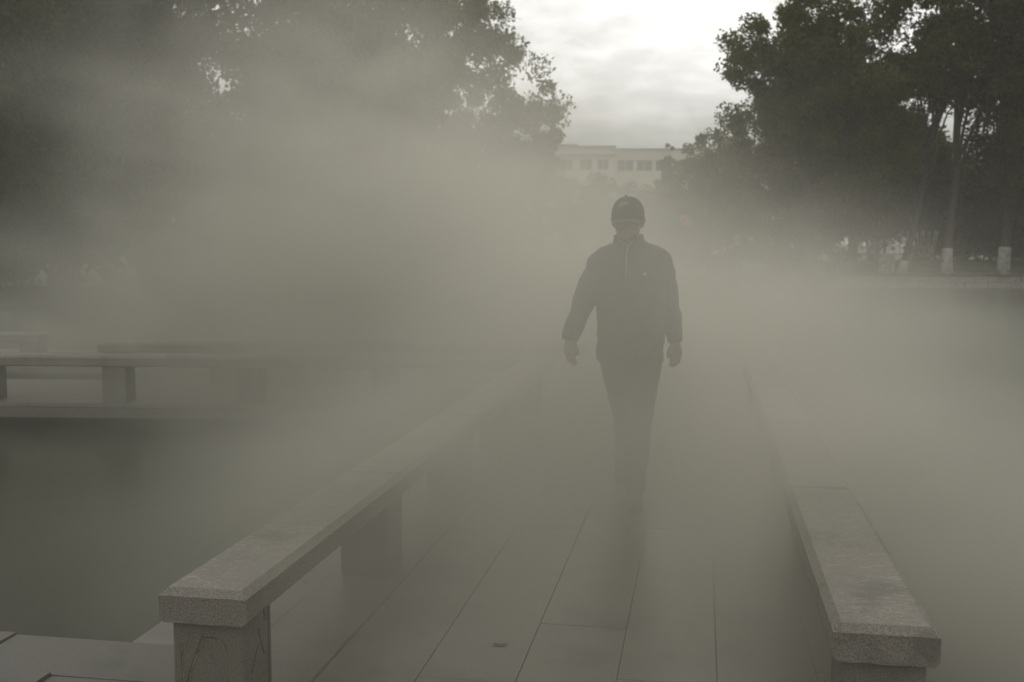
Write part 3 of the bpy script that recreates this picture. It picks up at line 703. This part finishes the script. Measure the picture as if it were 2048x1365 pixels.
for s in (-1, 1):
    ell(bm, (HX + s * 0.044, HY - 0.052, 1.604), (0.026, 0.022, 0.020))                     # cheek
    ell(bm, (HX + s * 0.084, HY + 0.018, 1.628), (0.014, 0.024, 0.035), (0.15, s * 0.35, 0))  # ear
    ell(bm, (HX + s * 0.090, HY + 0.024, 1.640), (0.011, 0.018, 0.018), (0.15, s * 0.35, 0))
    ell(bm, (HX + s * 0.030, HY - 0.076, 1.650), (0.022, 0.012, 0.008))                     # brow
    ell(bm, (HX + s * 0.013, HY - 0.094, 1.606), (0.008, 0.010, 0.008))                     # nostril wing
tube(bm, [(HX, HY - 0.080, 1.645), (HX, HY - 0.092, 1.628), (HX, HY - 0.104, 1.608)], [0.007, 0.009, 0.011], 8)   # nose
ell(bm, (HX, HY - 0.086, 1.578), (0.026, 0.010, 0.006)); ell(bm, (HX, HY - 0.084, 1.568), (0.022, 0.010, 0.006))     # lips
def hand(bm, wrist, down, side, palm_n, curl):
    """palm + four fingers + thumb; down=finger direction, side=towards the thumb, palm_n=direction fingers curl to"""
    W_, D, S_, P_ = Vector(wrist), Vector(down).normalized(), Vector(side).normalized(), Vector(palm_n).normalized()
    tube(bm, [W_ - D * 0.03, W_, W_ + D * 0.03, W_ + D * 0.06, W_ + D * 0.092], [(0.027, 0.021), (0.027, 0.02), (0.037, 0.018), (0.042, 0.016), (0.039, 0.014)] if abs(S_.x) > 0.6 else [(0.021, 0.027), (0.020, 0.027), (0.018, 0.037), (0.016, 0.042), (0.014, 0.039)], 12)
    for k, (o_, l_) in enumerate(((0.030, 0.068), (0.0105, 0.078), (-0.0105, 0.072), (-0.030, 0.056))):
        b0 = W_ + D * 0.085 + S_ * o_
        d1 = (D + P_ * curl * 0.45).normalized(); d2 = (D + P_ * curl * 1.3).normalized(); d3 = (D * 0.7 + P_ * curl * 2.0).normalized()
        p1 = b0 + d1 * l_ * 0.5; p2 = p1 + d2 * l_ * 0.32; p3 = p2 + d3 * l_ * 0.24
        tube(bm, [b0 - D * 0.02, b0, b0.lerp(p1, .5), p1, p2, p3], [0.0085, 0.0092, 0.0088, 0.0088, 0.008, 0.0062], 8)
    t0 = W_ + D * 0.025 + S_ * 0.026
    tube(bm, [t0 - S_ * 0.01, t0, t0 + D * 0.03 + S_ * 0.018 + P_ * 0.008, t0 + D * 0.055 + S_ * 0.02 + P_ * 0.016, t0 + D * 0.073 + S_ * 0.016 + P_ * 0.024], [0.014, 0.0135, 0.0115, 0.0095, 0.0075], 8)
hand(bm, (-0.338, -0.105, 0.955), (-0.01, -0.12, -1), (0.75, -0.6, 0), (0.5, 0.75, 0), 0.42)
hand(bm, (0.259, 0.09, 0.930), (0.05, 0.02, -1), (-0.75, -0.6, 0), (-0.5, 0.75, 0), 0.42)
for (a, tdir) in (((0.045, -0.21, 0.05), Vector((0.02, -1, -0.02))), ((-0.060, 0.41, 0.16), Vector((0.0, -0.75, -0.62)))):
    a = Vector(a); tdir.normalize(); chain(bm, [(a, 0.036), (a + tdir * 0.08, 0.032), (a + tdir * 0.15, 0.022)], 10)
body = remeshed('body', bm, M['skin'], man, 0.0048, 2)
# jacket
bm = bmesh.new()
loft(bm, [(0.810, 0, 0.0, 0.186, 0.132), (0.835, 0, 0.0, 0.194, 0.138), (0.90, 0, 0, 0.196, 0.135), (1.03, 0.002, 0, 0.198, 0.132), (1.15, 0, 0, 0.197, 0.132), (1.27, 0, 0, 0.200, 0.13),
          (1.36, 0, 0, 0.208, 0.125), (1.42, 0, 0, 0.212, 0.115), (1.455, 0, 0, 0.204, 0.102), (1.478, -0.003, 0, 0.180, 0.092), (1.494, -0.006, 0, 0.142, 0.084), (1.508, -0.01, 0, 0.105, 0.080), (1.525, -0.012, 0, 0.084, 0.076)], 32, 2.4)
chain(bm, [((-0.140, 0.0, 1.395), 0.075), ((-0.172, 0.0, 1.405), 0.078), ((-0.192, 0.0, 1.34), 0.078), ((-0.245, 0.0, 1.25), 0.072), ((-0.283, 0.02, 1.14), 0.066), ((-0.312, -0.05, 1.06), 0.060), ((-0.335, -0.10, 0.975), 0.054), ((-0.339, -0.112, 0.945), 0.050)], 16)
chain(bm, [((0.140, 0.0, 1.395), 0.075), ((0.160, 0.0, 1.405), 0.078), ((0.176, 0.01, 1.34), 0.078), ((0.205, 0.05, 1.25), 0.068), ((0.218, 0.08, 1.14), 0.062), ((0.243, 0.10, 1.05), 0.058), ((0.257, 0.09, 0.955), 0.052), ((0.259, 0.088, 0.925), 0.047)], 16)
jk = remeshed('jacket', bm, M['jacket'], man, 0.009, 9, (0.034, 0.085))
# raised collar, open at the throat
bm = bmesh.new(); n = 30; th0, th1 = R(-62), R(242); inn, outv = [], []
ringb, ringt, ringti, ringbi = [], [], [], []
for k in range(n + 1):
    t = th0 + (th1 - th0) * k / n
    fr = 0.5 + 0.5 * math.cos(2 * math.pi * k / n) ; hgt = 0.082 - 0.030 * fr
    c, s = math.cos(t), math.sin(t)
    ringb.append(bm.verts.new((-0.012 + 0.098 * c, 0.004 + 0.086 * s, 1.490))); ringt.append(bm.verts.new((-0.014 + 0.086 * c, 0.004 + 0.078 * s, 1.490 + hgt)))
    ringti.append(bm.verts.new((-0.014 + 0.079 * c, 0.004 + 0.071 * s, 1.490 + hgt - 0.003))); ringbi.append(bm.verts.new((-0.012 + 0.086 * c, 0.004 + 0.074 * s, 1.495)))
for k in range(n):
    for a, b_ in ((ringb, ringt), (ringt, ringti), (ringti, ringbi), (ringbi, ringb)): bm.faces.new((a[k], a[k + 1], b_[k + 1], b_[k]))
for k in (0, n): bm.faces.new((ringb[k], ringt[k], ringti[k], ringbi[k]))
bmesh.ops.recalc_face_normals(bm, faces=bm.faces)
obj('collar', bm, M['jacket'], man, None, None, True)
# zip: a placket following the chest with the light teeth and open collar edges
bm = bmesh.new()
tube(bm, [(-0.012, -0.090, 1.495), (-0.016, -0.112, 1.46), (-0.018, -0.129, 1.42), (-0.018, -0.139, 1.36), (-0.018, -0.142, 1.32)], [0.0035] * 5, 6)
tube(bm, [(-0.012, -0.090, 1.495), (-0.045, -0.082, 1.515), (-0.060, -0.075, 1.53)], [0.003] * 3, 6)
tube(bm, [(-0.012, -0.090, 1.495), (0.016, -0.085, 1.52)], [0.003] * 2, 6)
obj('zip', bm, M['zip'], man)
bm = bmesh.new(); strip(bm, [(0.083, 1.334), (0.096, 1.337)], 0.011, -0.139, 0.002); strip(bm, [(0.086, 1.327), (0.092, 1.330)], 0.007, -0.139, 0.002)
obj('chest_emblem', bm, M['thread'], man)
# trousers
bm = bmesh.new()
loft(bm, [(0.76, 0, 0.0, 0.165, 0.115), (0.82, 0, 0.0, 0.178, 0.125), (0.90, 0, 0, 0.180, 0.122), (0.97, 0, 0, 0.168, 0.11)], 28, 2.4)
chain(bm, [((0.082, 0.0, 0.86), 0.105), ((0.078, -0.07, 0.72), 0.100), ((0.064, -0.155, 0.51), 0.078), ((0.055, -0.18, 0.34), 0.072), ((0.046, -0.205, 0.16), 0.064), ((0.046, -0.21, 0.085), 0.062)], 16)
chain(bm, [((-0.082, 0.0, 0.86), 0.105), ((-0.066, 0.045, 0.72), 0.098), ((-0.030, 0.11, 0.51), 0.078), ((-0.030, 0.24, 0.37), 0.072), ((-0.042, 0.37, 0.245), 0.064), ((-0.052, 0.42, 0.185), 0.060)], 16)
remeshed('trousers', bm, M['trouser'], man, 0.009, 4, (0.018, 0.09))
# shoes
def shoe(c, ang, toe_up):
    bm = bmesh.new()
    loft(bm, [(-0.035, 0, -0.035, 0.042, 0.135), (-0.015, 0, -0.035, 0.050, 0.142), (0.01, 0, -0.035, 0.048, 0.138), (0.03, 0, -0.005, 0.042, 0.105), (0.055, 0, 0.03, 0.040, 0.065), (0.085, 0, 0.04, 0.042, 0.050)], 24, 2.3)
    o = remeshed('shoe', bm, M['shoe'], man, 0.007, 2); o.location = c; o.rotation_euler = (toe_up, 0, ang)
    bm = bmesh.new(); loft(bm, [(-0.050, 0, -0.035, 0.046, 0.140), (-0.034, 0, -0.035, 0.050, 0.145)], 24, 2.3); obj('sole', bm, M['cap'], o)
shoe((0.048, -0.235, 0.056), R(6), 0); shoe((-0.058, 0.395, 0.148), R(-4), R(38))
# cap
cap = bpy.data.objects.new('baseball_cap', None)
bm = bmesh.new(); n, mring = 28, 10; rings = []
HXc, HYc = -0.020, 0.0
for j in range(mring + 1):
    f = j / mring; a = R(-14) + (R(88) - R(-14)) * f
    rr_ = math.cos(max(a, 0)) ** 0.82 if a > 0 else 1.0 
    z = 1.668 + 0.112 * math.sin(a)
    rings.append([bm.verts.new((HXc + 0.097 * rr_ * math.cos(t), HYc + 0.113 * rr_ * math.sin(t), z - 0.010 * math.sin(t) * (1 - f))) for t in [2 * math.pi * k / n for k in range(n)]])
for a, b_ in zip(rings, rings[1:]):
    for k in range(n): bm.faces.new((a[k], a[(k + 1) % n], b_[(k + 1) % n], b_[k]))
bm.faces.new(rings[-1]); bm.faces.new(rings[0][::-1])
bpy.data.objects.remove(cap)
cap = obj('baseball_cap', bm, M['cap'], man, None, None, True)
bm = bmesh.new(); g1, g2 = [], []
for j in range(6):
    f = j / 5; rowa, rowb = [], []
    for k in range(15):
        u = k / 14 * 2 - 1
        x = HXc + u * 0.088 * (1 - 0.12 * f)
        y = HYc - 0.113 * math.sqrt(max(0, 1 - (u * 0.9) ** 2)) * (1 - f) - f * (0.113 + 0.072 * math.sqrt(max(0, 1 - abs(u) ** 2.6))) if True else 0
        z = 1.648 - 0.020 * f - 0.016 * u * u
        rowa.append(bm.verts.new((x, y, z + 0.002))); rowb.append(bm.verts.new((x, y, z - 0.002)))
    g1.append(rowa); g2.append(rowb)
for gg, fl in ((g1, 0), (g2, 1)):
    for a, b_ in zip(gg, gg[1:]):
        for k in range(14): bm.faces.new((a[k], a[k + 1], b_[k + 1], b_[k]))
for a, b_ in ((g1[-1], g2[-1]), (g1[0], g2[0])):
    for k in range(14): bm.faces.new((a[k], a[k + 1], b_[k + 1], b_[k]))
bmesh.ops.recalc_face_normals(bm, faces=bm.faces)
obj('brim', bm, M['cap'], cap, None, None, True)
bm = bmesh.new(); ell(bm, (HXc - 0.012, HYc, 1.7825), (0.009, 0.009, 0.006)); obj('button', bm, M['cap'], cap, None, None, True)
bm = bmesh.new()
def onc(x, z):   # front surface of the cap
    a = math.asin(min(0.999, (z - 1.668) / 0.112)); r_ = math.cos(a) ** 0.82
    return -0.113 * r_ * math.sqrt(max(0, 1 - ((x + 0.02) / (0.097 * r_)) ** 2)) - 0.0015
for (x0, z0, x1, z1) in ((-0.056, 1.7385, -0.012, 1.742), (-0.052, 1.7285, -0.018, 1.731), (-0.056, 1.7385, -0.061, 1.716)):
    tube(bm, [(x0 + (x1 - x0) * s / 4, onc(x0 + (x1 - x0) * s / 4, z0 + (z1 - z0) * s / 4), z0 + (z1 - z0) * s / 4) for s in range(5)], [0.0022] * 5, 5)
obj('emblem', bm, M['thread'], cap)
bm = bmesh.new(); ell(bm, (HX, HY + 0.036, 1.640), (0.082, 0.088, 0.050), u=20, v=12); obj('hair', bm, M['hair'], man, None, None, True)

# ------------------------------------------------------------------ steam and haze
def steam(name, lo, hi, res, blobs, base, nscale, material, seed=0.0, floor=-0.25):
    """A real voxel fog: soft wafts of density at fixed places in the world, broken up by turbulence."""
    vol = bpy.data.volumes.new(name); o = bpy.data.objects.new(name, vol); C.objects.link(o)
    ng = bpy.data.node_groups.new(name, 'GeometryNodeTree')
    ng.interface.new_socket('Geometry', in_out='INPUT', socket_type='NodeSocketGeometry')
    ng.interface.new_socket('Geometry', in_out='OUTPUT', socket_type='NodeSocketGeometry')
    go = ng.nodes.new('NodeGroupOutput')
    pos = ng.nodes.new('GeometryNodeInputPosition').outputs[0]
    def vm(op, a, b_=None, scale=None):
        n = ng.nodes.new('ShaderNodeVectorMath'); n.operation = op
        for i, v in enumerate((a, b_)):
            if v is None: continue
            if isinstance(v, tuple): n.inputs[i].default_value = v
            else: ng.links.new(v, n.inputs[i])
        return n
    # warp the position so that no blob keeps a smooth outline
    nz = ng.nodes.new('ShaderNodeTexNoise'); nz.inputs['Scale'].default_value = nscale * 0.55; nz.inputs['Detail'].default_value = 3.0; ng.links.new(vm('ADD', pos, (seed, seed * 2, 0)).outputs[0], nz.inputs['Vector'])
    wv = vm('SUBTRACT', nz.outputs['Color'], (0.5, 0.5, 0.5)).outputs[0]
    wv = vm('MULTIPLY', wv, (2.6, 2.6, 1.5)).outputs[0]
    wp = vm('ADD', pos, wv).outputs[0]
    total = None
    for (c, r, amp) in blobs:
        d = vm('MULTIPLY', vm('SUBTRACT', wp, tuple(c)).outputs[0], tuple(1.0 / x for x in r)).outputs[0]
        q = vm('DOT_PRODUCT', d, d).outputs['Value']
        e = mth(ng, 'MULTIPLY', mth(ng, 'EXPONENT', mth(ng, 'MULTIPLY', mth(ng, 'POWER', q, 1.5), -1.0)), float(amp))
        total = e if total is None else mth(ng, 'ADD', total, e)
    n2 = ng.nodes.new('ShaderNodeTexNoise'); n2.inputs['Scale'].default_value = nscale; n2.inputs['Detail'].default_value = 4.0; n2.inputs['Roughness'].default_value = 0.5
    ng.links.new(vm('MULTIPLY', vm('ADD', pos, (seed, 0, 0)).outputs[0], (1, 1, 1.3)).outputs[0], n2.inputs['Vector'])
    turb = mrange(ng, n2.outputs[0], 0.32, 0.66, 0.45, 1.5)
    n3 = ng.nodes.new('ShaderNodeTexNoise'); n3.inputs['Scale'].default_value = nscale * 3.3; n3.inputs['Detail'].default_value = 3.0; n3.inputs['Distortion'].default_value = 0.8
    ng.links.new(vm('MULTIPLY', vm('ADD', pos, (0, seed, 3.0)).outputs[0], (0.8, 0.8, 1.5)).outputs[0], n3.inputs['Vector'])
    turb = mth(ng, 'MULTIPLY', turb, mrange(ng, n3.outputs[0], 0.34, 0.66, 0.45, 1.55))
    sp = ng.nodes.new('ShaderNodeSeparateXYZ'); ng.links.new(pos, sp.inputs[0])
    low = mth(ng, 'MULTIPLY', mth(ng, 'EXPONENT', mth(ng, 'MULTIPLY', mth(ng, 'SUBTRACT', sp.outputs[2], floor), -1 / base[1])), base[0])
    dens = mth(ng, 'MULTIPLY', mth(ng, 'ADD', total, low), turb)
    for k in range(3):
        mg = base[2][k]
        if k < 2: dens = mth(ng, 'MULTIPLY', dens, mrange(ng, sp.outputs[k], lo[k], lo[k] + mg, 0, 1))
        dens = mth(ng, 'MULTIPLY', dens, mrange(ng, sp.outputs[k], hi[k] - mg, hi[k], 1, 0))
    vc = ng.nodes.new('GeometryNodeVolumeCube')
    vc.inputs['Min'].default_value = lo; vc.inputs['Max'].default_value = hi
    for k, ax in enumerate('XYZ'): vc.inputs['Resolution ' + ax].default_value = max(2, int((hi[k] - lo[k]) / res))
    ng.links.new(dens, vc.inputs['Density'])
    sm_ = ng.nodes.new('GeometryNodeSetMaterial'); sm_.inputs['Material'].default_value = material
    ng.links.new(vc.outputs[0], sm_.inputs[0]); ng.links.new(sm_.outputs[0], go.inputs[0])
    md = o.modifiers.new('field', 'NODES'); md.node_group = ng
    vol.materials.append(material)
    o['kind'] = 'stuff'; o['label'] = 'white steam drifting over the pond and footbridge'; o['category'] = 'steam'
    return o
def vol_mat(name, col, dens, g):
    m, nt, o = mat_new(name)
    v = N(nt, 'ShaderNodeVolumePrincipled'); v.inputs['Color'].default_value = (*col, 1); v.inputs['Density'].default_value = dens
    v.inputs['Anisotropy'].default_value = g
    if name == 'haze_air': v.inputs['Density Attribute'].default_value = ''
    nt.links.new(v.outputs[0], o.inputs['Volume'])
    return m
FX, FY = -math.sin(R(9.956)), math.cos(R(9.956))
SCOL = (0.69, 0.68, 0.61)
steam_blobs = [
    ((-2.22, 10.76, 0.84), (2.4, 3, 1.4), 0.42),
    ((-4.92, 12.13, 0.85), (3.8, 3, 1.1), 0.24),
    ((-3.71, 12.63, 1.86), (2.8, 3, 1.6), 0.2),
    ((-5.42, 13.49, 3.43), (3.0, 3, 1.5), 0.19),
    ((0.67, 10.70, 0.15), (2.0, 3, 0.9), 0.55),
    ((1.35, 11.85, 0.28), (1.6, 3, 0.7), 0.22),
    ((1.07, 12.38, 1.06), (1.3, 2.5, 0.75), 0.16),
    ((2.06, 9.34, -0.61), (2.2, 2.6, 0.68), 0.5),
    ((1.35, 5.10, 0.01), (1.1, 2.2, 0.7), 0.45),
    ((-0.32, 4.98, 0.88), (1.2, 1.3, 1.0), 0.25),
    ((-0.40, 4.40, 0.24), (1.6, 1.3, 0.45), 0.72),
    ((-1.73, 16.93, 0.48), (1.7, 4, 1.1), 0.2),
    ((-2.34, 7.91, -0.07), (1.0, 2.3, 0.5), 0.25),
    ((-0.91, 7.90, 0.43), (1.8, 1.7, 0.75), 0.38),
    ((-4.02, 8.35, 0.21), (2.6, 1.3, 0.6), 0.13),
    ((0.69, 6.11, 0.09), (0.8, 1.6, 0.5), 0.3),
    ((-1.62, 4.27, 0.04), (0.7, 0.8, 0.35), 0.3),
    ((-2.68, 8.27, 1.18), (1.6, 1.2, 0.7), 0.13),
    ((-6.89, 10.01, 0.43), (1.3, 0.8, 0.45), 0.5),
    ((-0.53, 3.60, 0.03), (1.3, 0.7, 0.35), 0.4),
]
st_ = steam('steam', (-16.0, 0.4, -0.3), (14.0, 28.0, 8.5), 0.15, steam_blobs, (0.025, 1.0, (2.0, 2.0, 1.5)), 0.28, vol_mat('steam_vapour', SCOL, 1.0, 0.56))
bm = bmesh.new(); box(bm, -70, 70, -30, 160, -1.6, 24)
hz = obj('haze', bm, vol_mat('haze_air', (0.9, 0.88, 0.80), 0.0011, 0.2)); hz['kind'] = 'stuff'; hz['label'] = 'thin damp haze filling the air over the whole place'; hz['category'] = 'haze'
